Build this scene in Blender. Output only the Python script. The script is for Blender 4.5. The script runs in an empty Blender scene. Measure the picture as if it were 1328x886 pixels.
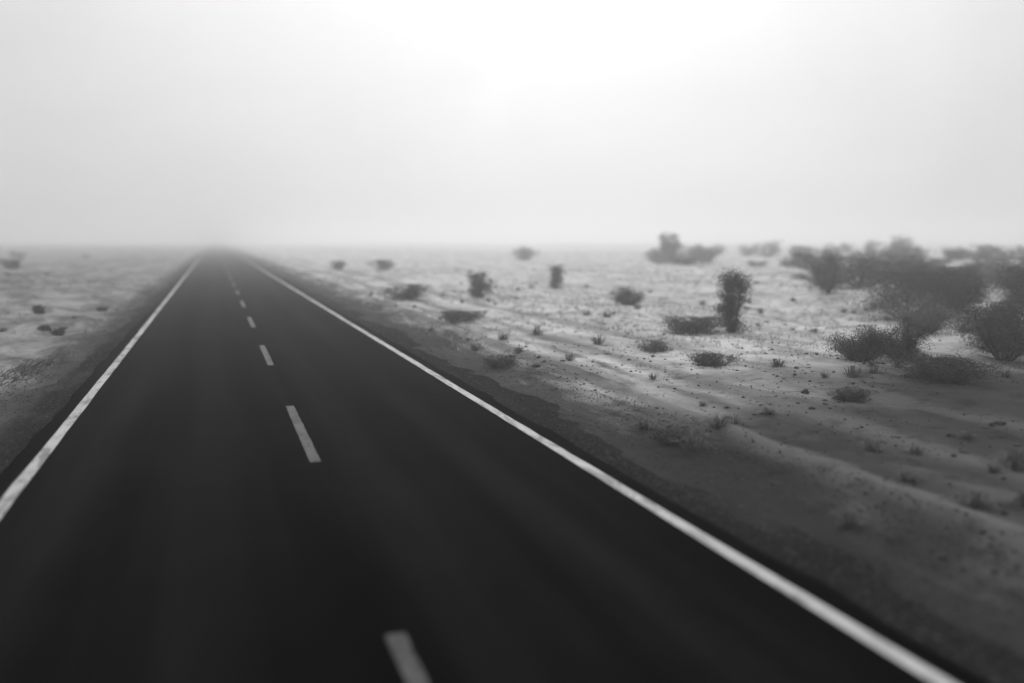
import bpy, math, random
import numpy as np

scene = bpy.context.scene
COL = scene.collection
R = math.radians

# ------------------------------------------------------------------ camera
CAM_H = 2.8
YAW, PITCH = 17.776, 6.230
cam_data = bpy.data.cameras.new("camera")
cam = bpy.data.objects.new("camera", cam_data)
COL.objects.link(cam)
cam.location = (0, 0, CAM_H)
cam.rotation_euler = (R(90 - PITCH), 0, R(-YAW))
cam_data.sensor_width = 36
cam_data.lens = 36 * 1200 / 1328
cam_data.clip_start = 0.05
cam_data.clip_end = 9000
cam_data.dof.use_dof = True
cam_data.dof.focus_distance = 17.0
cam_data.dof.aperture_fstop = 0.27
scene.camera = cam

# ------------------------------------------------------------------ sky and sun
SUN_AZ, SUN_EL = 20.0, 34.0            # degrees from +Y towards +X, above the horizon
sd = (math.sin(R(SUN_AZ)) * math.cos(R(SUN_EL)), math.cos(R(SUN_AZ)) * math.cos(R(SUN_EL)), math.sin(R(SUN_EL)))

world = bpy.data.worlds.new("World")
scene.world = world
world.use_nodes = True
nt = world.node_tree
nt.nodes.clear()


def N(tree, typ, **kw):
    n = tree.nodes.new(typ)
    for k, v in kw.items():
        setattr(n, k, v)
    return n


def mathn(tree, op, a, b=None, c=None, clamp=False):
    n = tree.nodes.new("ShaderNodeMath")
    n.operation = op
    n.use_clamp = clamp
    for i, v in enumerate((a, b, c)):
        if v is None:
            continue
        if isinstance(v, (int, float)):
            n.inputs[i].default_value = v
        else:
            tree.links.new(v, n.inputs[i])
    return n.outputs[0]


def build_world():
    L = nt.links.new
    out = N(nt, "ShaderNodeOutputWorld")
    bg = N(nt, "ShaderNodeBackground")
    bg.inputs["Strength"].default_value = 0.1
    L(bg.outputs[0], out.inputs[0])
    sky = N(nt, "ShaderNodeTexSky", sky_type="NISHITA")
    sky.sun_disc = False
    sky.sun_elevation = R(SUN_EL)
    sky.sun_rotation = R(SUN_AZ)
    sky.dust_density = 4.0
    bw = N(nt, "ShaderNodeRGBToBW")
    L(sky.outputs[0], bw.inputs[0])
    tc = N(nt, "ShaderNodeTexCoord")
    sep = N(nt, "ShaderNodeSeparateXYZ")
    L(tc.outputs["Generated"], sep.inputs[0])
    z = mathn(nt, "MAXIMUM", sep.outputs[2], 0.0)
    # overcast dome: darker towards the horizon, brighter overhead
    dome = mathn(nt, "ADD", mathn(nt, "MULTIPLY", mathn(nt, "POWER", z, 0.7), SKY_RISE), SKY_BASE)
    # the veiled sun: a broad glow through the cloud
    dot = N(nt, "ShaderNodeVectorMath", operation="DOT_PRODUCT")
    L(tc.outputs["Generated"], dot.inputs[0])
    dot.inputs[1].default_value = sd
    glow = mathn(nt, "MULTIPLY", mathn(nt, "POWER", mathn(nt, "MAXIMUM", dot.outputs["Value"], 0.0), 7.0), SKY_GLOW)
    # soft cloud structure on the cloud deck plane
    zz = mathn(nt, "ADD", z, 0.16)
    cx = mathn(nt, "DIVIDE", sep.outputs[0], zz)
    cy = mathn(nt, "DIVIDE", sep.outputs[1], zz)
    comb = N(nt, "ShaderNodeCombineXYZ")
    L(cx, comb.inputs[0]); L(cy, comb.inputs[1])
    noise = N(nt, "ShaderNodeTexNoise")
    noise.inputs["Scale"].default_value = 1.3
    noise.inputs["Detail"].default_value = 4.0
    noise.inputs["Roughness"].default_value = 0.5
    noise.inputs["Distortion"].default_value = 0.6
    L(comb.outputs[0], noise.inputs["Vector"])
    soft = N(nt, "ShaderNodeTexNoise")
    soft.inputs["Scale"].default_value = 3.4
    soft.inputs["Detail"].default_value = 4.0
    soft.inputs["Distortion"].default_value = 0.8
    L(tc.outputs["Generated"], soft.inputs["Vector"])
    cloud = mathn(nt, "ADD", mathn(nt, "MULTIPLY", noise.outputs[0], 0.10), 0.81)
    cloud = mathn(nt, "ADD", cloud, mathn(nt, "MULTIPLY", soft.outputs[0], 0.28))
    total = mathn(nt, "MULTIPLY", mathn(nt, "ADD", dome, glow), cloud)
    total = mathn(nt, "ADD", total, mathn(nt, "MULTIPLY", bw.outputs[0], 0.10))
    L(total, bg.inputs["Color"])


SKY_BASE, SKY_RISE, SKY_GLOW = 4.6, 3.0, 4.1
build_world()

sun_data = bpy.data.lights.new("sun", "SUN")
sun_data.energy = 1.2
sun_data.angle = R(14)
sun_data.color = (1, 1, 1)
sun = bpy.data.objects.new("sun", sun_data)
COL.objects.link(sun)
from mathutils import Vector
sun.rotation_euler = (-Vector(sd)).to_track_quat("-Z", "Y").to_euler()

vs = scene.view_settings
vs.view_transform = "Standard"
vs.look = "None"
vs.exposure = 0.0
vs.gamma = 1.0
vs.use_curve_mapping = False
cy = scene.cycles
cy.use_denoising = True
cy.max_bounces = 6
cy.diffuse_bounces = 3
cy.glossy_bounces = 2
cy.transparent_max_bounces = 6
cy.volume_bounces = 3
cy.sample_clamp_indirect = 4.0

# ------------------------------------------------------------------ numbers of the place (metres, road runs along +Y)
X_LEFT_LINE, X_CENTRE, X_RIGHT_LINE = -2.22, 1.14, 4.32
X_ASPH_L, X_ASPH_R = -2.56, 4.68
X_SAND_L, X_SAND_R = -3.32, 5.26
Y_NEAR, Y_FAR = -120.0, 3000.0

rng = np.random.default_rng(11)
random.seed(5)


# ------------------------------------------------------------------ numpy noise
def _hash(ix, iy, seed):
    n = (ix.astype(np.int64) * 374761393 + iy.astype(np.int64) * 668265263 + seed * 974634777) & 0x7FFFFFFF
    n = ((n ^ (n >> 13)) * 1274126177) & 0x7FFFFFFF
    n = n ^ (n >> 16)
    return (n & 0xFFFF) / 65535.0


def vnoise(x, y, seed=0):
    ix, iy = np.floor(x), np.floor(y)
    fx, fy = x - ix, y - iy
    fx = fx * fx * fx * (fx * (fx * 6 - 15) + 10)
    fy = fy * fy * fy * (fy * (fy * 6 - 15) + 10)
    a, b = _hash(ix, iy, seed), _hash(ix + 1, iy, seed)
    c, d = _hash(ix, iy + 1, seed), _hash(ix + 1, iy + 1, seed)
    return (a + (b - a) * fx) * (1 - fy) + (c + (d - c) * fx) * fy - 0.5


def fbm(x, y, seed=0, octaves=4, gain=0.5):
    s, a, f = 0.0, 1.0, 1.0
    for o in range(octaves):
        s = s + a * vnoise(x * f + 17.3 * o, y * f - 9.1 * o, seed + o)
        a *= gain
        f *= 2.03
    return s


def smooth(a, b, x):
    t = np.clip((x - a) / (b - a), 0, 1)
    return t * t * (3 - 2 * t)


def shoulder_z(x):
    d = np.where(x > 1.2, x - X_ASPH_R, X_ASPH_L - x)
    return -0.025 - 0.055 * np.clip(d, 0, 10)


def ground_z(x, y):
    x = np.asarray(x, float); y = np.asarray(y, float)
    right = x > 1.2
    d = np.where(right, x - X_SAND_R, X_SAND_L - x)
    dd = np.clip(d, 0, None)
    # ragged lip where the sand laps onto the gravel
    lip = shoulder_z(np.where(right, X_SAND_R, X_SAND_L))
    lapn = 0.085 * fbm(x / 1.7, y / 2.6, 3, 4) + 0.03 * fbm(x / .35, y / .5, 9, 3)
    z = lip + np.where(d < 0, d * 0.10, 0.0) + 0.085 * np.minimum(dd, 2.5) + 0.012 * np.clip(dd - 2.5, 0, 25)
    z = z + lapn * (1 - 0.4 * smooth(1.5, 5, d))
    # hummocks further out
    amp = np.where(right, smooth(1.0, 12, d), smooth(0.3, 4, d))
    z = z + amp * (0.42 * fbm(x / 9.0, y / 12.0, 21, 4) + 0.10 * fbm(x / 1.9, y / 2.3, 33, 3))
    z = z + smooth(25, 120, d) * 2.0 * fbm(x / 38.0, y / 60.0, 41, 4)
    # wind ripples on open sand
    z = z + 0.010 * smooth(0.3, 2, d) * np.sin((x * 0.62 + y * 0.78) * 11 + 5 * fbm(x / 1.3, y / 1.3, 55, 2)) * smooth(70, 25, np.hypot(x, y))
    # graded windrow along the right verge
    wr = 6.95 + 0.18 * fbm(x * 0, y / 6.0, 61, 3)
    z = z + np.where(right, 0.07 * np.exp(-((x - wr) / 0.20) ** 2) * (0.5 + vnoise(x * 0, y / 3.1, 63) + 0.5), 0)
    # low rise on the right, low dune on the left
    z = z + 0.7 * np.exp(-(((x - 60) / 22) ** 2 + ((y - 52) / 24) ** 2))
    z = z + 0.5 * np.exp(-(((x + 16) / 8) ** 2 + ((y - 60) / 30) ** 2))
    # under the carriageway it stays well below the slab
    under = np.where(right, smooth(-0.45, -1.0, d), smooth(-0.45, -1.0, d))
    return z - 0.35 * under


def gz(x, y):
    return float(ground_z(np.array([x]), np.array([y]))[0])


# ------------------------------------------------------------------ mesh helpers
def mesh_from(name, verts, faces, mat, smooth_shade=True):
    me = bpy.data.meshes.new(name)
    verts = np.asarray(verts, np.float32)
    if isinstance(faces, np.ndarray):
        k = faces.shape[1]
        me.vertices.add(len(verts)); me.vertices.foreach_set("co", verts.ravel())
        me.loops.add(faces.size); me.loops.foreach_set("vertex_index", faces.astype(np.int32).ravel())
        me.polygons.add(len(faces))
        me.polygons.foreach_set("loop_start", np.arange(0, faces.size, k, dtype=np.int32))
        me.update(calc_edges=True)
    else:
        me.from_pydata(verts.tolist(), [], faces)
        me.update()
    if smooth_shade:
        me.polygons.foreach_set("use_smooth", np.ones(len(me.polygons), bool))
    me.materials.append(mat)
    return me


def link(name, me, parent=None, loc=None):
    o = bpy.data.objects.new(name, me)
    COL.objects.link(o)
    if parent is not None:
        o.parent = parent
    if loc is not None:
        o.location = loc
    return o


def tag(o, label=None, cat=None, group=None, kind=None):
    if label: o["label"] = label
    if cat: o["category"] = cat
    if group: o["group"] = group
    if kind: o["kind"] = kind
    return o


def grid(xs, ys, zf):
    X, Y = np.meshgrid(xs, ys)
    Z = zf(X, Y)
    v = np.stack([X.ravel(), Y.ravel(), Z.ravel()], 1)
    nx, ny = len(xs), len(ys)
    i = np.arange(nx * ny).reshape(ny, nx)
    f = np.stack([i[:-1, :-1].ravel(), i[:-1, 1:].ravel(), i[1:, 1:].ravel(), i[1:, :-1].ravel()], 1)
    return v, f


def spaced(a, b, s0, growth, smax=1e9):
    out = [a]; s = s0; sign = 1 if b > a else -1
    while (b - out[-1]) * sign > s:
        out.append(out[-1] + sign * s)
        s = min(s * growth, smax)
    out.append(b)
    return out


# ------------------------------------------------------------------ materials
def new_mat(name):
    m = bpy.data.materials.new(name)
    m.use_nodes = True
    t = m.node_tree
    b = t.nodes["Principled BSDF"]
    return m, t, b


def noise_node(t, vec, scale, detail=4, rough=0.55, dist=0.0):
    n = N(t, "ShaderNodeTexNoise")
    n.inputs["Scale"].default_value = scale
    n.inputs["Detail"].default_value = detail
    n.inputs["Roughness"].default_value = rough
    n.inputs["Distortion"].default_value = dist
    t.links.new(vec, n.inputs["Vector"])
    return n.outputs[0]


def coords(t, scale=(1, 1, 1)):
    tc = N(t, "ShaderNodeTexCoord")
    mp = N(t, "ShaderNodeMapping")
    mp.inputs["Scale"].default_value = scale
    t.links.new(tc.outputs["Object"], mp.inputs["Vector"])
    return mp.outputs[0]


def ramp(t, fac, lo, hi):
    n = N(t, "ShaderNodeMapRange")
    n.interpolation_type = "SMOOTHSTEP"
    t.links.new(fac, n.inputs[0])
    n.inputs[1].default_value = lo
    n.inputs[2].default_value = hi
    return n.outputs[0]


def lerp(t, a, b, f):
    """a + (b-a)*f for scalar sockets / numbers"""
    ba = mathn(t, "SUBTRACT", b, a)
    return mathn(t, "MULTIPLY_ADD", ba, f, a)


def bump(t, b, height, strength, dist):
    n = N(t, "ShaderNodeBump")
    n.inputs["Strength"].default_value = strength
    n.inputs["Distance"].default_value = dist
    t.links.new(height, n.inputs["Height"])
    t.links.new(n.outputs[0], b.inputs["Normal"])


def mat_asphalt():
    m, t, b = new_mat("asphalt")
    v = coords(t)
    vs_ = coords(t, (1.0, 0.035, 1.0))
    grain = noise_node(t, v, 95, 3, 0.7)
    blot = noise_node(t, v, 0.55, 5, 0.6)
    streak = noise_node(t, vs_, 2.2, 4, 0.55)
    sep = N(t, "ShaderNodeSeparateXYZ")
    tc = N(t, "ShaderNodeTexCoord")
    t.links.new(tc.outputs["Object"], sep.inputs[0])
    # polished wheel paths, two per lane
    tracks = None
    for xc in (-1.6, -0.15, 1.8, 3.15):
        d = mathn(t, "SUBTRACT", sep.outputs[0], xc)
        g = mathn(t, "POWER", 2.718, mathn(t, "MULTIPLY", mathn(t, "MULTIPLY", d, d), -7.0))
        tracks = g if tracks is None else mathn(t, "ADD", tracks, g)
    base = mathn(t, "MULTIPLY_ADD", grain, 0.003, 0.0)
    base = mathn(t, "ADD", base, mathn(t, "MULTIPLY", ramp(t, streak, 0.40, 0.70), 0.004))
    base = mathn(t, "ADD", base, mathn(t, "MULTIPLY", ramp(t, blot, 0.4, 0.75), 0.002))
    base = mathn(t, "ADD", base, mathn(t, "MULTIPLY", tracks, 0.005))
    t.links.new(base, b.inputs["Base Color"])
    b.inputs["Roughness"].default_value = 0.8
    b.inputs["Specular IOR Level"].default_value = 0.0
    bump(t, b, grain, 0.55, 0.006)
    return m


def mat_paint(name, paint, under, wear, stretch=0.25):
    """road paint worn through to the asphalt in grains and scuffs"""
    m, t, b = new_mat(name)
    v = coords(t)
    vs_ = coords(t, (1, stretch, 1))
    g = noise_node(t, v, 70, 3, 0.7)
    s = noise_node(t, vs_, 9, 5, 0.6)
    tone = noise_node(t, v, 1.2, 3)
    k = mathn(t, "ADD", mathn(t, "MULTIPLY", g, 0.5), mathn(t, "MULTIPLY", s, 0.5))
    chip = ramp(t, noise_node(t, vs_, 2.6, 6, 0.7, 0.6), 0.40, 0.52)
    f = mathn(t, "MULTIPLY", ramp(t, k, wear - 0.07, wear + 0.07), mathn(t, "MULTIPLY_ADD", chip, 0.55, 0.45))
    p = mathn(t, "MULTIPLY", mathn(t, "MULTIPLY_ADD", tone, 0.6, 0.7), paint)
    t.links.new(lerp(t, under, p, f), b.inputs["Base Color"])
    b.inputs["Roughness"].default_value = 0.7
    b.inputs["Specular IOR Level"].default_value = 0.2
    bump(t, b, g, 0.4, 0.004)
    return m


def mat_gravel():
    m, t, b = new_mat("gravel")
    v = coords(t)
    vo = N(t, "ShaderNodeTexVoronoi")
    vo.inputs["Scale"].default_value = 38
    t.links.new(v, vo.inputs["Vector"])
    bwc = N(t, "ShaderNodeRGBToBW")
    t.links.new(vo.outputs["Color"], bwc.inputs[0])
    big = noise_node(t, coords(t, (1, 0.25, 1)), 1.6, 5, 0.6)
    c = mathn(t, "MULTIPLY_ADD", bwc.outputs[0], 0.030, 0.004)
    c = mathn(t, "ADD", c, mathn(t, "MULTIPLY", ramp(t, big, 0.45, 0.8), 0.02))
    tcg = N(t, "ShaderNodeTexCoord")
    sg = N(t, "ShaderNodeSeparateXYZ")
    t.links.new(tcg.outputs["Object"], sg.inputs[0])
    blown = ramp(t, mathn(t, "ADD", mathn(t, "MULTIPLY", sg.outputs[0], -1.0), mathn(t, "MULTIPLY", mathn(t, "SUBTRACT", big, 0.5), 1.6)), 2.7, 3.5)
    c = mathn(t, "ADD", c, mathn(t, "MULTIPLY", blown, 0.06))       # silt blown over the left shoulder
    t.links.new(c, b.inputs["Base Color"])
    b.inputs["Roughness"].default_value = 0.9
    b.inputs["Specular IOR Level"].default_value = 0.0
    bump(t, b, vo.outputs["Distance"], 0.8, 0.02)
    return m


def mat_ground():
    m, t, b = new_mat("sandy_ground")
    v = coords(t)
    tc = N(t, "ShaderNodeTexCoord")
    sep = N(t, "ShaderNodeSeparateXYZ")
    t.links.new(tc.outputs["Object"], sep.inputs[0])
    X, Y = sep.outputs[0], sep.outputs[1]
    n1 = noise_node(t, v, 0.35, 6, 0.6, 0.4)
    n2 = noise_node(t, v, 2.4, 5, 0.65)
    n3 = noise_node(t, v, 26, 4, 0.7)
    nl = noise_node(t, coords(t, (1.0, 0.16, 1.0)), 1.5, 6, 0.62, 0.5)   # graded verge: marks run along the road
    # ground tones: pale wind-blown sand to the right of the road, greyer silt to the left,
    # an oval of vignette darkening painted into the near right ground, gravel-stained verge by the shoulder
    side = ramp(t, X, -2.0, 4.0)
    drift = noise_node(t, coords(t, (0.9, 0.28, 1.0)), 1.1, 6, 0.62, 0.8)
    silt = lerp(t, 0.125, 0.30, ramp(t, drift, 0.36, 0.62))
    sand = lerp(t, silt, lerp(t, 0.36, 0.58, ramp(t, drift, 0.35, 0.62)), side)
    dx = mathn(t, "MULTIPLY", mathn(t, "SUBTRACT", X, 18.0), 1 / 13.5)
    dy = mathn(t, "MULTIPLY", mathn(t, "SUBTRACT", Y, 7.5), 1 / 9.0)
    dist = mathn(t, "SQRT", mathn(t, "ADD", mathn(t, "MULTIPLY", dx, dx), mathn(t, "MULTIPLY", dy, dy)))
    dist = mathn(t, "ADD", dist, mathn(t, "MULTIPLY", mathn(t, "SUBTRACT", n1, 0.5), 1.0))
    vignette = mathn(t, "SUBTRACT", 1.0, ramp(t, dist, 0.75, 1.35))  # picture-edge falloff put into the ground colour, not another soil
    verge_d = mathn(t, "SUBTRACT", X, 5.4)
    verge_d = mathn(t, "ADD", verge_d, mathn(t, "MULTIPLY", mathn(t, "SUBTRACT", nl, 0.5), 4.0))
    verge = mathn(t, "MULTIPLY", mathn(t, "SUBTRACT", 1.0, ramp(t, verge_d, 0.5, 2.4)), side)
    c = lerp(t, sand, 0.025, mathn(t, "MULTIPLY", vignette, 0.94))
    c = lerp(t, c, 0.028, mathn(t, "MULTIPLY", verge, 0.92))
    # the pale windrow and wheel mark the grader left along the right verge
    wx = mathn(t, "SUBTRACT", X, mathn(t, "MULTIPLY_ADD", mathn(t, "SUBTRACT", nl, 0.5), 0.5, 6.95))
    win = mathn(t, "POWER", 2.718, mathn(t, "MULTIPLY", mathn(t, "MULTIPLY", wx, wx), -22.0))
    c = lerp(t, c, 0.16, mathn(t, "MULTIPLY", win, 0.7))
    wx2 = mathn(t, "SUBTRACT", X, mathn(t, "MULTIPLY_ADD", mathn(t, "SUBTRACT", nl, 0.5), 0.8, 8.6))
    win2 = mathn(t, "POWER", 2.718, mathn(t, "MULTIPLY", mathn(t, "MULTIPLY", wx2, wx2), -12.0))
    c = lerp(t, c, 0.14, mathn(t, "MULTIPLY", win2, 0.7))
    wx3 = mathn(t, "SUBTRACT", X, mathn(t, "MULTIPLY_ADD", mathn(t, "SUBTRACT", nl, 0.5), 0.6, 7.75))
    win3 = mathn(t, "POWER", 2.718, mathn(t, "MULTIPLY", mathn(t, "MULTIPLY", wx3, wx3), -45.0))
    c = lerp(t, c, 0.13, mathn(t, "MULTIPLY", mathn(t, "MULTIPLY", win3, ramp(t, n1, 0.35, 0.6)), 0.8))
    wx4 = mathn(t, "SUBTRACT", X, mathn(t, "MULTIPLY_ADD", mathn(t, "SUBTRACT", nl, 0.5), 1.2, 10.6))
    win4 = mathn(t, "POWER", 2.718, mathn(t, "MULTIPLY", mathn(t, "MULTIPLY", wx4, wx4), -9.0))
    c = lerp(t, c, 0.13, mathn(t, "MULTIPLY", win4, 0.6))
    rim = mathn(t, "ADD", X, mathn(t, "MULTIPLY", mathn(t, "SUBTRACT", nl, 0.5), 2.0))
    rim = mathn(t, "MULTIPLY", ramp(t, rim, -4.3, -3.2), mathn(t, "SUBTRACT", 1.0, side))
    c = lerp(t, c, 0.045, mathn(t, "MULTIPLY", rim, 0.85))
    # darker crusted patches and litter
    c = mathn(t, "MULTIPLY", c, lerp(t, 1.08, 0.55, ramp(t, n2, 0.52, 0.72)))
    c = mathn(t, "MULTIPLY", c, lerp(t, 1.06, 0.72, ramp(t, n1, 0.45, 0.70)))
    c = mathn(t, "MULTIPLY", c, mathn(t, "MULTIPLY_ADD", n3, 0.5, 0.75))
    t.links.new(c, b.inputs["Base Color"])
    b.inputs["Roughness"].default_value = 0.95
    b.inputs["Specular IOR Level"].default_value = 0.0
    h = mathn(t, "ADD", mathn(t, "MULTIPLY", n3, 0.35), mathn(t, "MULTIPLY", n2, 1.0))
    bump(t, b, h, 0.8, 0.05)
    return m


def mat_plain(name, lo, hi, scale, rough=0.9):
    m, t, b = new_mat(name)
    n = noise_node(t, coords(t), scale, 3, 0.6)
    t.links.new(lerp(t, lo, hi, ramp(t, n, 0.3, 0.7)), b.inputs["Base Color"])
    b.inputs["Roughness"].default_value = rough
    b.inputs["Specular IOR Level"].default_value = 0.15
    return m


M_ASPH = mat_asphalt()
M_EDGE = mat_paint("edge_paint", 0.47, 0.03, 0.41)
M_DASH = mat_paint("dash_paint", 0.075, 0.008, 0.43)
M_GRAVEL = mat_gravel()
M_GROUND = mat_ground()
M_LEAF = mat_plain("dark_leaf", 0.045, 0.10, 5.0)
M_LEAF2 = mat_plain("grey_leaf", 0.07, 0.15, 5.0)
M_LEAF3 = mat_plain("pale_leaf", 0.09, 0.18, 5.0)
M_BARK = mat_plain("bark", 0.03, 0.07, 20.0)
M_STRAW = mat_plain("dry_grass", 0.24, 0.50, 9.0)
M_TUFT = mat_plain("tuft_straw", 0.06, 0.18, 9.0)
M_STONE = mat_plain("stone", 0.02, 0.10, 14.0)

# ------------------------------------------------------------------ ground
xs_r = spaced(X_SAND_R - 0.8, X_SAND_R + 2.2, 0.05, 1.0) + spaced(X_SAND_R + 2.25, 1500, 0.06, 1.028)
xs_l = spaced(X_SAND_L + 0.8, X_SAND_L - 1.6, 0.05, 1.0) + spaced(X_SAND_L - 1.65, -1500, 0.06, 1.034)
mid = list(np.linspace(X_SAND_L + 1.0, X_SAND_R - 1.0, 6))
xs = np.array(sorted(xs_l) + mid + sorted(xs_r))
ys = np.array(sorted(spaced(3.0, Y_NEAR, 0.3, 1.15)[1:]) + spaced(3.0, Y_FAR, 0.045, 1.0085))
v, f = grid(xs, ys, ground_z)
ground = tag(link("ground", mesh_from("ground", v, f, M_GROUND)), "pale sandy plain stretching into the fog on both sides of the road", "ground", kind="structure")

# gravel shoulders under the lip of the sand
for xa, xb, side_words in ((X_ASPH_R - 0.03, X_SAND_R + 1.5, "right"), (X_SAND_L - 1.2, X_ASPH_L + 0.03, "left")):
    sxs = np.arange(xa, xb + 1e-6, 0.06)
    sys_ = np.array(sorted(spaced(3.0, Y_NEAR, 0.4, 1.2)[1:]) + spaced(3.0, 900, 0.07, 1.012))
    v, f = grid(sxs, sys_, lambda x, y: shoulder_z(x) + 0.012 * fbm(x / 0.16, y / 0.2, 71, 3) * smooth(60, 15, y))
    where = "dark gravel shoulder between the worn edge line and the pale scrub" if side_words == "right" else "dark gravel shoulder with a ragged rim of grey silt"
    tag(link("shoulder", mesh_from("shoulder", v, f, M_GRAVEL)), where, "shoulder", kind="structure")

# ------------------------------------------------------------------ road with its markings
rx = np.concatenate([[X_ASPH_L - 0.05, X_ASPH_L], np.linspace(X_ASPH_L + 0.05, X_ASPH_R - 0.05, 40), [X_ASPH_R, X_ASPH_R + 0.05]])
ry = np.array(sorted(spaced(2.0, Y_NEAR, 1.0, 1.3)[1:]) + spaced(2.0, Y_FAR, 0.15, 1.02))


def road_z(x, y):
    lane = 0.004 * np.cos((x - X_CENTRE) * 2 * math.pi / 1.62)      # faint ruts
    edge = np.where((x < X_ASPH_L + 0.01) | (x > X_ASPH_R - 0.01), -0.02, 0.0)
    edge = np.where((x < X_ASPH_L - 0.01) | (x > X_ASPH_R + 0.01), -0.12, edge)
    return lane * 0.6 + edge


v, f = grid(rx, ry, road_z)
# the broken outer rim of the seal wanders a little
far_l, far_r = v[:, 0] < X_ASPH_L + 0.06, v[:, 0] > X_ASPH_R - 0.06
v[far_l, 0] += 0.09 * fbm(v[far_l, 1] / 0.9, v[far_l, 1] * 0, 81, 4)
v[far_r, 0] += 0.09 * fbm(v[far_r, 1] / 0.9, v[far_r, 1] * 0, 82, 4)
road = tag(link("road", mesh_from("road", v, f, M_ASPH)), "straight two lane black asphalt road running into the fog", "road", kind="structure")


def strip(name, xc, w, y0, y1, mat, step, seed, growth=1.0):
    yy = np.array(spaced(y0, y1, step, growth))
    off = np.linspace(-1, 1, 7)
    X = np.repeat((xc + off * w / 2)[None, :], len(yy), 0)
    rag = 0.012
    X[:, 0] += rag * fbm(yy / 0.12, yy * 0 + 1, seed, 3)
    X[:, -1] += rag * fbm(yy / 0.12, yy * 0 + 5, seed, 3)
    Y = np.repeat(yy[:, None], 7, 1)
    Z = road_z(X, Y) + 0.005
    v = np.stack([X.ravel(), Y.ravel(), Z.ravel()], 1)
    i = np.arange(len(yy) * 7).reshape(len(yy), 7)
    f = np.stack([i[:-1, :-1].ravel(), i[:-1, 1:].ravel(), i[1:, 1:].ravel(), i[1:, :-1].ravel()], 1)
    return link(name, mesh_from(name, v, f, mat), road)


strip("edge_line", X_LEFT_LINE, 0.155, -40, 1600, M_EDGE, 0.08, 91, 1.01)
strip("edge_line", X_RIGHT_LINE, 0.15, -40, 1600, M_EDGE, 0.08, 92, 1.01)
PERIOD, DASH_LEN, DASH_END0 = 9.62, 4.2, 6.3           # far end of the first dash in view
for k in range(-2, 46):
    y1 = DASH_END0 + k * PERIOD
    strip("centre_dash", X_CENTRE, 0.14, y1 - DASH_LEN, y1, M_DASH, 0.1 if k < 6 else 0.6, 200 + k)


# ------------------------------------------------------------------ plants
def tube(pts, r0, r1, sides=5):
    pts = np.asarray(pts)
    n = len(pts)
    vs_, fs = [], []
    for i in range(n):
        d = pts[min(i + 1, n - 1)] - pts[max(i - 1, 0)]
        d = d / (np.linalg.norm(d) + 1e-9)
        a = np.cross(d, [0.31, 0.87, 0.2]); a /= np.linalg.norm(a) + 1e-9
        b = np.cross(d, a)
        r = r0 + (r1 - r0) * i / (n - 1)
        for s in range(sides):
            an = 2 * math.pi * s / sides
            vs_.append(pts[i] + r * (math.cos(an) * a + math.sin(an) * b))
    for i in range(n - 1):
        for s in range(sides):
            s2 = (s + 1) % sides
            fs.append((i * sides + s, i * sides + s2, (i + 1) * sides + s2, (i + 1) * sides + s))
    return vs_, fs


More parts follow.
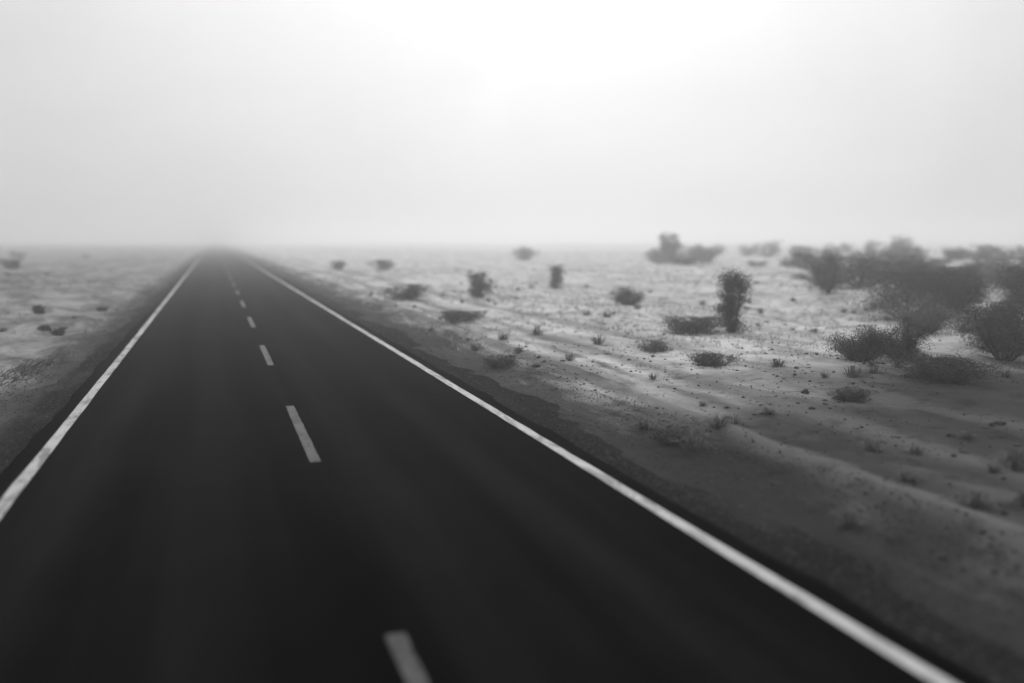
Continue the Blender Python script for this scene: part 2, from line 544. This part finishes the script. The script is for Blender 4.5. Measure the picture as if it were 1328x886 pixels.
def shrub_meshes(w, h, seed, leaf, n_leaf, form="round", mat=None, clumps=None):
    """stems that fork outwards from one root, leaves gathered in clumps at the branch ends"""
    rg = np.random.default_rng(seed)
    V, F = [], []

    def add(vs_, fs):
        o = len(V)
        V.extend(vs_)
        F.extend([tuple(i + o for i in q) for q in fs])

    tips = []
    n_main = int(rg.integers(5, 9)) if form != "column" else 4
    for k in range(n_main):
        az = 2 * math.pi * (k + rg.uniform(-.3, .3)) / n_main
        if form == "column":
            out, top = w * 0.5 * rg.uniform(.15, .6), h * rg.uniform(.75, 1.0)
        elif form == "spread":
            out, top = w * 0.5 * rg.uniform(.45, .98), h * rg.uniform(.45, .95)
        else:
            out, top = w * 0.5 * rg.uniform(.25, .9), h * rg.uniform(.5, 1.0)
        p0 = np.array([rg.uniform(-.05, .05) * w, rg.uniform(-.05, .05) * w, -0.08])
        p3 = np.array([math.cos(az) * out, math.sin(az) * out, top * 0.86])
        pm = p0 * .45 + p3 * .55 + np.array([math.cos(az) * out * .15, math.sin(az) * out * .15, -top * .08]) + rg.normal(0, .03 * w, 3)
        pts = [(1 - t) ** 2 * p0 + 2 * t * (1 - t) * pm + t * t * p3 for t in np.linspace(0, 1, 6)]
        add(*tube(pts, 0.022 * h + 0.006, 0.004 + .002 * h))
        tips.append((p3, 1.0))
        for j in range(7 if form != "column" else 9):
            t = rg.uniform(.12, .95)
            q0 = (1 - t) ** 2 * p0 + 2 * t * (1 - t) * pm + t * t * p3
            dr = rg.normal(0, 1, 3); dr[2] = abs(dr[2]) * 0.9 + .2
            dr /= np.linalg.norm(dr)
            ln = rg.uniform(.16, .34) * (w if form != "column" else w * .9)
            q1 = q0 + dr * ln
            q1[2] = min(max(q1[2], 0.05 * h), h * .96)
            qm = (q0 + q1) / 2 + rg.normal(0, .02 * w, 3)
            add(*tube([q0, qm, q1], 0.008 * h + .003, 0.002 + .001 * h, 4))
            tips.append((q1, 0.8))
            tips.append((qm, 0.5))
    for j in range(14 if form != "column" else 18):
        az, rr = rg.uniform(0, 6.283), w * rg.uniform(.08, .42 if form != "column" else .36)
        q1 = np.array([math.cos(az) * rr, math.sin(az) * rr, h * (rg.uniform(.06, .4) if form != "column" else .04 + .75 * rg.random() ** 1.7)])
        q0 = np.array([q1[0] * .2, q1[1] * .2, max(-.03, q1[2] * .5 - .05)])
        add(*tube([q0, (q0 + q1) / 2, q1], 0.006 * h + .002, 0.002, 4))
        tips.append((q1, 0.85))
    stems = mesh_from("stems", V, F, M_BARK)
    # leaves
    tp = np.array([p for p, _ in tips]); wt = np.array([s for _, s in tips])
    sizes = wt * rg.uniform(.6, 1.3, len(wt))
    pick = rg.choice(len(tp), n_leaf, p=sizes / sizes.sum())
    cr = (0.19 if form != "column" else 0.26) * w
    u = rg.normal(0, 1, (n_leaf, 3)); u /= np.linalg.norm(u, axis=1)[:, None]
    rad = cr * sizes[pick] * rg.uniform(.15, 1.0, n_leaf) ** 0.6
    c = tp[pick] + u * rad[:, None] * np.array([1.15, 1.15, .8])
    c[:, 2] = np.clip(c[:, 2], 0.01, h * 1.03)
    a = rg.normal(0, 1, (n_leaf, 3)); a[:, 2] = np.abs(a[:, 2]); a /= np.linalg.norm(a, axis=1)[:, None]
    b = np.cross(a, rg.normal(0, 1, (n_leaf, 3))); b /= np.linalg.norm(b, axis=1)[:, None] + 1e-9
    nrm = np.cross(a, b)
    s = leaf * rg.uniform(.6, 1.4, n_leaf)[:, None]
    vv = np.stack([c - a * s, c + b * s * .42 + nrm * s * .12, c + a * s, c - b * s * .42 + nrm * s * .12], 1).reshape(-1, 3)
    ff = np.arange(n_leaf * 4).reshape(-1, 4)
    crown = mesh_from("crown", vv, ff, mat or M_LEAF, False)
    return stems, crown


def place_shrub(x, y, w, h, label, seed, form="round", leaf=None, n=None, mat=None, group=None, name="shrub", cat="shrub", sink=0.0):
    dist = math.hypot(x, y)
    leaf = leaf or min(max(0.014, min(0.06, dist * 0.0007)), 0.06 * w)
    n = n or int(min(24000, max(1800, 2.2 * w * (h + .3 * w) / (leaf * leaf) * 1.2)))
    stems, crown = shrub_meshes(w, h, seed, leaf, n, form, mat)
    root = bpy.data.objects.new(name, None)
    root.empty_display_size = 0.2
    COL.objects.link(root)
    root.location = (x, y, gz(x, y) - sink)
    tag(root, label, cat, group)
    link("stems", stems, root)
    link("crown", crown, root)
    return root


# the scrub on the right, one by one
place_shrub(13.9, 23.0, 1.05, 2.25, "tall narrow dark shrub standing upright like a post on open sand", 1, "column")
place_shrub(12.5, 22.7, 1.6, 0.42, "low dark mat of scrub at the foot of the tall narrow shrub", 2, "spread")
place_shrub(17.7, 47.4, 1.05, 1.45, "small upright grey shrub alone on pale sand beyond the low cushions", 3, "column")
place_shrub(11.7, 41.4, 1.35, 1.35, "rounded knee-high shrub with dark skirt alone on bright sand", 4)
place_shrub(8.2, 40.8, 1.8, 0.66, "low wide dark cushion shrub close to the road verge", 5, "spread")
place_shrub(16.2, 34.9, 1.45, 0.75, "low domed cushion shrub between the rounded shrub and the tall narrow one", 6, "spread")
place_shrub(36.6, 109.1, 2.9, 1.7, "faint small bush dissolving in fog above the bare sand", 7, mat=M_LEAF2)
place_shrub(44.0, 85.0, 2.6, 3.3, "faint tall bush standing highest against the foggy sky", 8, "round", mat=M_LEAF2)
place_shrub(47.6, 84.0, 3.4, 2.0, "faint wide bush leaning out beside the tallest foggy bush", 9, "spread", mat=M_LEAF2)
place_shrub(5.95, 19.5, 0.75, 0.24, "small dark low tuft of scrub on the gravelly right verge", 10, "spread")
place_shrub(7.5, 29.4, 1.55, 0.34, "flat straggling mat of scrub along the pale verge", 11, "spread", mat=M_LEAF2)
place_shrub(24.6, 33.1, 1.9, 1.8, "grey rounded bush left of the big spreading scrub", 12, mat=M_LEAF2)
place_shrub(31.9, 39.2, 2.7, 1.5, "grey bush rising behind the big spreading scrub", 13, mat=M_LEAF2)
place_shrub(21.5, 24.9, 3.7, 1.45, "big dark spreading scrub bush, widest of the near thicket", 14, "spread")
place_shrub(24.0, 25.2, 2.2, 1.3, "dark bush touching the widest scrub bush on its far side", 15)
place_shrub(13.2, 16.5, 1.5, 0.80, "dark rounded scrub bush on the darkened ground in front of the widest bush", 16, "spread")
place_shrub(14.3, 16.6, 1.3, 0.95, "taller dark bush growing into the rounded scrub on the darkened ground", 17)
place_shrub(17.0, 16.4, 1.9, 1.5, "tall dark ragged bush standing on the darkened ground", 18)
place_shrub(12.3, 13.2, 1.8, 0.34, "flat dark creeping scrub lying across the darkened ground", 19, "spread")
place_shrub(9.8, 17.0, 1.0, 0.22, "thin flat scrub mat on streaked sand before the tall narrow shrub", 20, "spread")
place_shrub(9.8, 12.5, 0.7, 0.17, "tiny dark scrub clump alone on the open darkened verge", 21, "spread")
place_shrub(5.95, 11.3, 0.55, 0.18, "small dusty weed at the edge of the gravel shoulder", 22, "spread")
place_shrub(9.8, 19.6, 0.75, 0.2, "small flat scrub clump beside the thin scrub mat", 23, "spread", mat=M_LEAF2)
place_shrub(10.5, 82.8, 1.5, 0.75, "small grey bush near the far verge, paired with another", 24, mat=M_LEAF2)
place_shrub(13.6, 77.9, 2.0, 0.8, "wider low grey bush paired with the small far verge bush", 25, "spread", mat=M_LEAF2)
place_shrub(19.5, 21.5, 1.6, 0.75, "grey low bush under the widest scrub bush", 26, "spread", mat=M_LEAF2)
place_shrub(27.5, 29.5, 2.4, 1.2, "dark low bush on the slope behind the ragged tall bush", 27, "spread")
place_shrub(29.5, 33.5, 2.2, 1.5, "dark upright bush on the slope above the ragged tall bush", 28)

place_shrub(24.8, 22.6, 2.6, 1.35, "dark dense bush between the widest scrub bush and the ragged tall bush", 29, "spread")
place_shrub(19.0, 18.6, 2.0, 1.0, "dark low bush tucked behind the ragged tall bush", 30, "spread")
place_shrub(19.4, 16.0, 2.0, 1.5, "dark bush growing against the outer side of the ragged tall bush", 31)
place_shrub(28.0, 25.5, 2.8, 1.5, "dark broad bush behind the dense bush on the darkened ground", 32, "spread")

# left side
place_shrub(-5.9, 35.8, 0.42, 0.30, "small dark round tuft alone on smooth grey silt", 41)
place_shrub(-4.95, 30.8, 0.34, 0.22, "small dark tuft, one of a close pair on grey silt", 42, "spread")
place_shrub(-4.45, 29.9, 0.44, 0.20, "wider flat tuft, other of the close pair on grey silt", 43, "spread")
place_shrub(-14.4, 77.0, 1.6, 0.75, "grey bush far off on the left plain", 44, "spread", mat=M_LEAF2)
place_shrub(-4.3, 39.7, 0.4, 0.16, "tiny flat tuft near the ragged shoulder rim beyond the pair", 45, "spread")

FAR = "far bushes fading into the fog"
far_rng = random.Random(9)
k = 0
far_spots = []
while len(far_spots) < 62:
    ang = far_rng.uniform(26, 50)
    r = far_rng.uniform(52, 150)
    x, y = r * math.sin(R(ang)), r * math.cos(R(ang))
    if ang < 34 and (r < 80 or far_rng.random() < .55):
        continue
    if any(math.hypot(x - a, y - b) < 3.0 for a, b in far_spots):
        continue
    far_spots.append((x, y))
protos = []
for i in range(6):
    w0, h0 = (2.6, 1.6)
    protos.append(shrub_meshes(w0, h0, 300 + i, 0.075, 1500, "spread" if i % 2 else "round", M_LEAF if i % 3 == 0 else M_LEAF3))
while len(far_spots) < 84:
    ang, r = far_rng.uniform(36, 50), far_rng.uniform(42, 85)
    x, y = r * math.sin(R(ang)), r * math.cos(R(ang))
    if not any(math.hypot(x - a, y - b) < 2.2 for a, b in far_spots):
        far_spots.append((x, y))
far_spots += [(-24.7, 137), (-18, 150), (-30, 145)]
for x, y in far_spots:
    pi = far_rng.randrange(6)
    st, cr = protos[pi]
    root = bpy.data.objects.new("bush", None)
    COL.objects.link(root)
    s = far_rng.uniform(.6, 1.25) * (1.0 if x > 0 else .7)
    root.location = (x, y, gz(x, y))
    root.rotation_euler = (0, 0, far_rng.uniform(0, 6.28))
    root.scale = (s * far_rng.uniform(.85, 1.3), s * far_rng.uniform(.85, 1.3), s * far_rng.uniform(.5, 1.35) * (.62 if math.hypot(x, y) < 90 else 1))
    if x > 0:
        r_ = math.hypot(x, y)
        tone = "dark" if pi % 3 == 0 else "grey"
        shape = "spreading" if pi % 2 else "rounded"
        big = "broad" if s > .95 else "small"
        place = "on the low scrubby rise behind the thicket" if r_ < 70 else ("in the middle of the far scrub" if r_ < 105 else "almost lost in the fog behind the far scrub")
        tag(root, f"{big} {tone} {shape} bush {place}", "bush", FAR)
    else:
        tag(root, "grey bush on the left horizon fading into the fog", "bush", "left horizon bushes fading into the fog")
    link("stems", st, root)
    link("crown", cr, root)


# dry grass tufts: blades fanning out of one root
def tuft_mesh(seed, w, h, n):
    rg = np.random.default_rng(seed)
    V, F = [], []
    for i in range(n):
        az = rg.uniform(0, 6.283); lean = rg.uniform(.1, 1.0)
        r0 = w * .18 * rg.uniform(0, 1)
        base = np.array([math.cos(az) * r0, math.sin(az) * r0, -.02])
        out = np.array([math.cos(az), math.sin(az), 0])
        side = np.array([-out[1], out[0], 0]) * 0.006 * rg.uniform(.6, 1.5)
        ln = h * rg.uniform(.5, 1.1)
        m = base + out * lean * w * .2 + np.array([0, 0, ln * .65])
        tip = base + out * lean * w * .5 + np.array([0, 0, ln * (1.0 - .45 * lean)])
        o = len(V)
        V += [base - side, base + side, m + side * .8, m - side * .8, tip]
        F += [(o, o + 1, o + 2, o + 3), (o + 3, o + 2, o + 4)]
    return mesh_from("dry_grass_tuft", V, F, M_TUFT, False)


tufts = [tuft_mesh(500 + i, 0.34 + .05 * i, 0.15 + .025 * i, 60) for i in range(6)]
tr = random.Random(21)
count = 0
while count < 170:
    right_side = tr.random() < .8
    if right_side:
        y = 7 + 60 * tr.random() ** 1.5
        x = X_SAND_R + .5 + (3 + y * .75) * tr.random() ** 1.1
    else:
        y = 15 + 55 * tr.random() ** 1.2
        x = X_SAND_L - .5 - (1 + y * .14) * tr.random()
        if tr.random() < .6:
            continue
    if right_side and float(fbm(np.array([x / 6.]), np.array([y / 8.]), 77, 2)[0]) < -0.05:
        continue
    o = link("dry_grass_tuft", tufts[tr.randrange(6)], None, (x, y, gz(x, y)))
    o.rotation_euler = (0, 0, tr.uniform(0, 6.28))
    s = tr.uniform(.6, 1.35)
    o.scale = (s * 1.1, s * 1.1, s)
    if right_side:
        size = "large" if s > 1.1 else ("middling" if s > .85 else "small")
        place = ("by the gravel edge of the right verge" if x < X_SAND_R + 2.2 else
                 "on the darkened ground right of the road" if math.hypot((x - 18) / 13.5, (y - 7.5) / 9.0) < 1 else
                 "on the bright sand between the near shrubs" if y < 32 else "on the far bright sand among the low cushions")
        tag(o, f"{size} tuft of dry grass {place}", "grass tuft", "dry grass tufts right of the road")
    else:
        tag(o, "small tuft of dry grass on the grey silt left of the road", "grass tuft", "dry grass tufts left of the road")
    count += 1

# thin dry grass between the tufts, too fine to count: short pale blades over the sand
def dry_grass(n, xf, label, seed):
    rg = np.random.default_rng(seed)
    x, y = xf(rg, n)
    keep = fbm(x / 4.5, y / 9.0, 99, 3) + rg.uniform(-.25, .25, n) > 0.02
    keep &= (np.hypot((x - 18) / 13.5, (y - 7.5) / 9.0) > 1.12)
    x, y = x[keep], y[keep]
    n = len(x)
    nb = 7
    z = ground_z(x, y)
    az = rg.uniform(0, 6.283, (n, nb)); lean = rg.uniform(.1, .8, (n, nb))
    hh = rg.uniform(.05, .17, (n, 1)) * rg.uniform(.6, 1.2, (n, nb))
    bx = x[:, None] + rg.normal(0, .05, (n, nb)); by = y[:, None] + rg.normal(0, .05, (n, nb))
    bz = np.repeat(z[:, None], nb, 1) - .01
    wd = .004 + .00025 * y[:, None]
    sx, sy = -np.sin(az) * wd, np.cos(az) * wd
    tx, ty = bx + np.cos(az) * hh * lean, by + np.sin(az) * hh * lean
    P = np.stack([np.stack([bx - sx, by - sy, bz], -1), np.stack([bx + sx, by + sy, bz], -1), np.stack([tx, ty, bz + hh], -1)], 2)
    tag(link("dry_grass", mesh_from("dry_grass", P.reshape(-1, 3), np.arange(n * nb * 3).reshape(-1, 3), M_STRAW, False)), label, "grass", kind="stuff")


def _right(rg, n):
    y = 6 + 75 * rg.random(n) ** 1.3
    return X_SAND_R + .6 + (2 + y * .95) * rg.random(n), y


def _left(rg, n):
    y = 14 + 60 * rg.random(n) ** 1.3
    return X_SAND_L - .4 - (1 + y * .16) * rg.random(n), y


dry_grass(13000, _right, "thin short dry grass spread over the sand right of the road", 701)
dry_grass(2500, _left, "thin short dry grass on the grey silt left of the road", 702)

# flattened dry brush on the left silt, by the shoulder
bV, bF = [], []
brg = np.random.default_rng(77)
for i in range(420):
    t = brg.uniform(-1, 1)
    cx_, cy_ = brg.normal(0, .20) + .28 * t, 2.1 * t + brg.normal(0, .25)
    az = brg.normal(.5, .5)
    ln = brg.uniform(.06, .22)
    zc = gz(-3.95 + cx_, 21.8 + cy_) - gz(-3.95, 21.8)
    p = np.array([cx_, cy_, zc + .0])
    q = p + np.array([math.sin(az) * ln, math.cos(az) * ln, brg.uniform(.02, .10)])
    vs_, fs = tube([p, (p + q) / 2 + np.array([0, 0, .015]), q], .006, .002, 4)
    o0 = len(bV); bV += vs_; bF += [tuple(a + o0 for a in r) for r in fs]
tag(link("dry_brush", mesh_from("dry_brush", bV, bF, M_BARK), None, (-3.95, 21.8, gz(-3.95, 21.8))), "flattened patch of dark dry brush on silt beside the left shoulder", "brush", kind="stuff")

# ------------------------------------------------------------------ loose stones
def stones(name, pts, sizes, mat, label, cat):
    ico = np.array([(0, 0, 1), (.9, 0, .2), (.28, .86, .2), (-.73, .53, .2), (-.73, -.53, .2), (.28, -.86, .2), (.4, .3, -.8), (-.4, .3, -.8), (0, -.5, -.8)])
    tri = np.array([(0, 1, 2), (0, 2, 3), (0, 3, 4), (0, 4, 5), (0, 5, 1), (1, 6, 2), (2, 6, 7), (2, 7, 3), (3, 7, 4), (4, 7, 8), (4, 8, 5), (5, 8, 1), (1, 8, 6)])
    n = len(pts)
    a = rng.uniform(0, 6.283, n)
    P = ico[None] * (1 + rng.normal(0, .16, (n, 9, 3))) * sizes[:, None, None] * np.stack([rng.uniform(.8, 1.4, n), rng.uniform(.7, 1.1, n), rng.uniform(.4, .8, n)], 1)[:, None, :]
    x = P[..., 0] * np.cos(a)[:, None] - P[..., 1] * np.sin(a)[:, None]
    y = P[..., 0] * np.sin(a)[:, None] + P[..., 1] * np.cos(a)[:, None]
    V = np.stack([x, y, P[..., 2]], -1) + pts[:, None, :]
    F = (tri[None] + (np.arange(n) * 9)[:, None, None]).reshape(-1, 3)
    return tag(link(name, mesh_from(name, V.reshape(-1, 3), F, mat, False)), label, cat, kind="stuff")


def scatter(n, xa, xb, ya, yb, p=1.6):
    y = ya + (yb - ya) * rng.random(n) ** p
    x = xa + (xb - xa) * rng.random(n)
    return x, y


x, y = scatter(16000, X_ASPH_R + 0.0, X_SAND_R + 1.6, 4, 60)
z = np.maximum(ground_z(x, y), shoulder_z(x))
stones("gravel", np.stack([x, y, z + .003], 1), np.clip(rng.lognormal(-4.6, .45, len(x)), .004, .035), M_STONE, "loose dark gravel strewn along the right shoulder", "gravel")
x, y = scatter(12000, X_SAND_L - 0.6, X_ASPH_L - 0.0, 8, 60)
z = np.maximum(ground_z(x, y), shoulder_z(x))
stones("gravel", np.stack([x, y, z + .003], 1), np.clip(rng.lognormal(-4.6, .45, len(x)), .004, .035), M_STONE, "loose dark gravel strewn along the left shoulder", "gravel")
x, y = scatter(14000, X_SAND_R + .8, 30, 5, 50, 1.3)
keep = fbm(x / 3., y / 3., 88, 3) > -0.1
x, y = x[keep], y[keep]
stones("pebbles", np.stack([x, y, ground_z(x, y) + .004], 1), np.clip(rng.lognormal(-4.1, .55, len(x)), .006, .09), M_STONE, "scattered pebbles and small stones on the sand right of the road", "pebbles")

# ------------------------------------------------------------------ fog
def fog():
    x0, x1, y0, y1, z0, z1 = -1600, 1600, -220, 3100, -4.0, FOG_TOP
    v = [(x, y, z) for z in (z0, z1) for y in (y0, y1) for x in (x0, x1)]
    f = [(0, 2, 3, 1), (4, 5, 7, 6), (0, 1, 5, 4), (2, 6, 7, 3), (0, 4, 6, 2), (1, 3, 7, 5)]
    m = bpy.data.materials.new("fog")
    m.use_nodes = True
    t = m.node_tree
    t.nodes.clear()
    out = N(t, "ShaderNodeOutputMaterial")
    pv = N(t, "ShaderNodeVolumePrincipled")
    pv.inputs["Color"].default_value = (.90, .90, .90, 1)
    pv.inputs["Density"].default_value = FOG_DENSITY
    pv.inputs["Anisotropy"].default_value = 0.65
    t.links.new(pv.outputs[0], out.inputs["Volume"])
    tag(link("haze", mesh_from("haze", v, f, m, False)), "pale even fog lying over the whole plain", "fog", kind="stuff")


FOG_TOP, FOG_DENSITY = 14.0, 0.0040
fog()
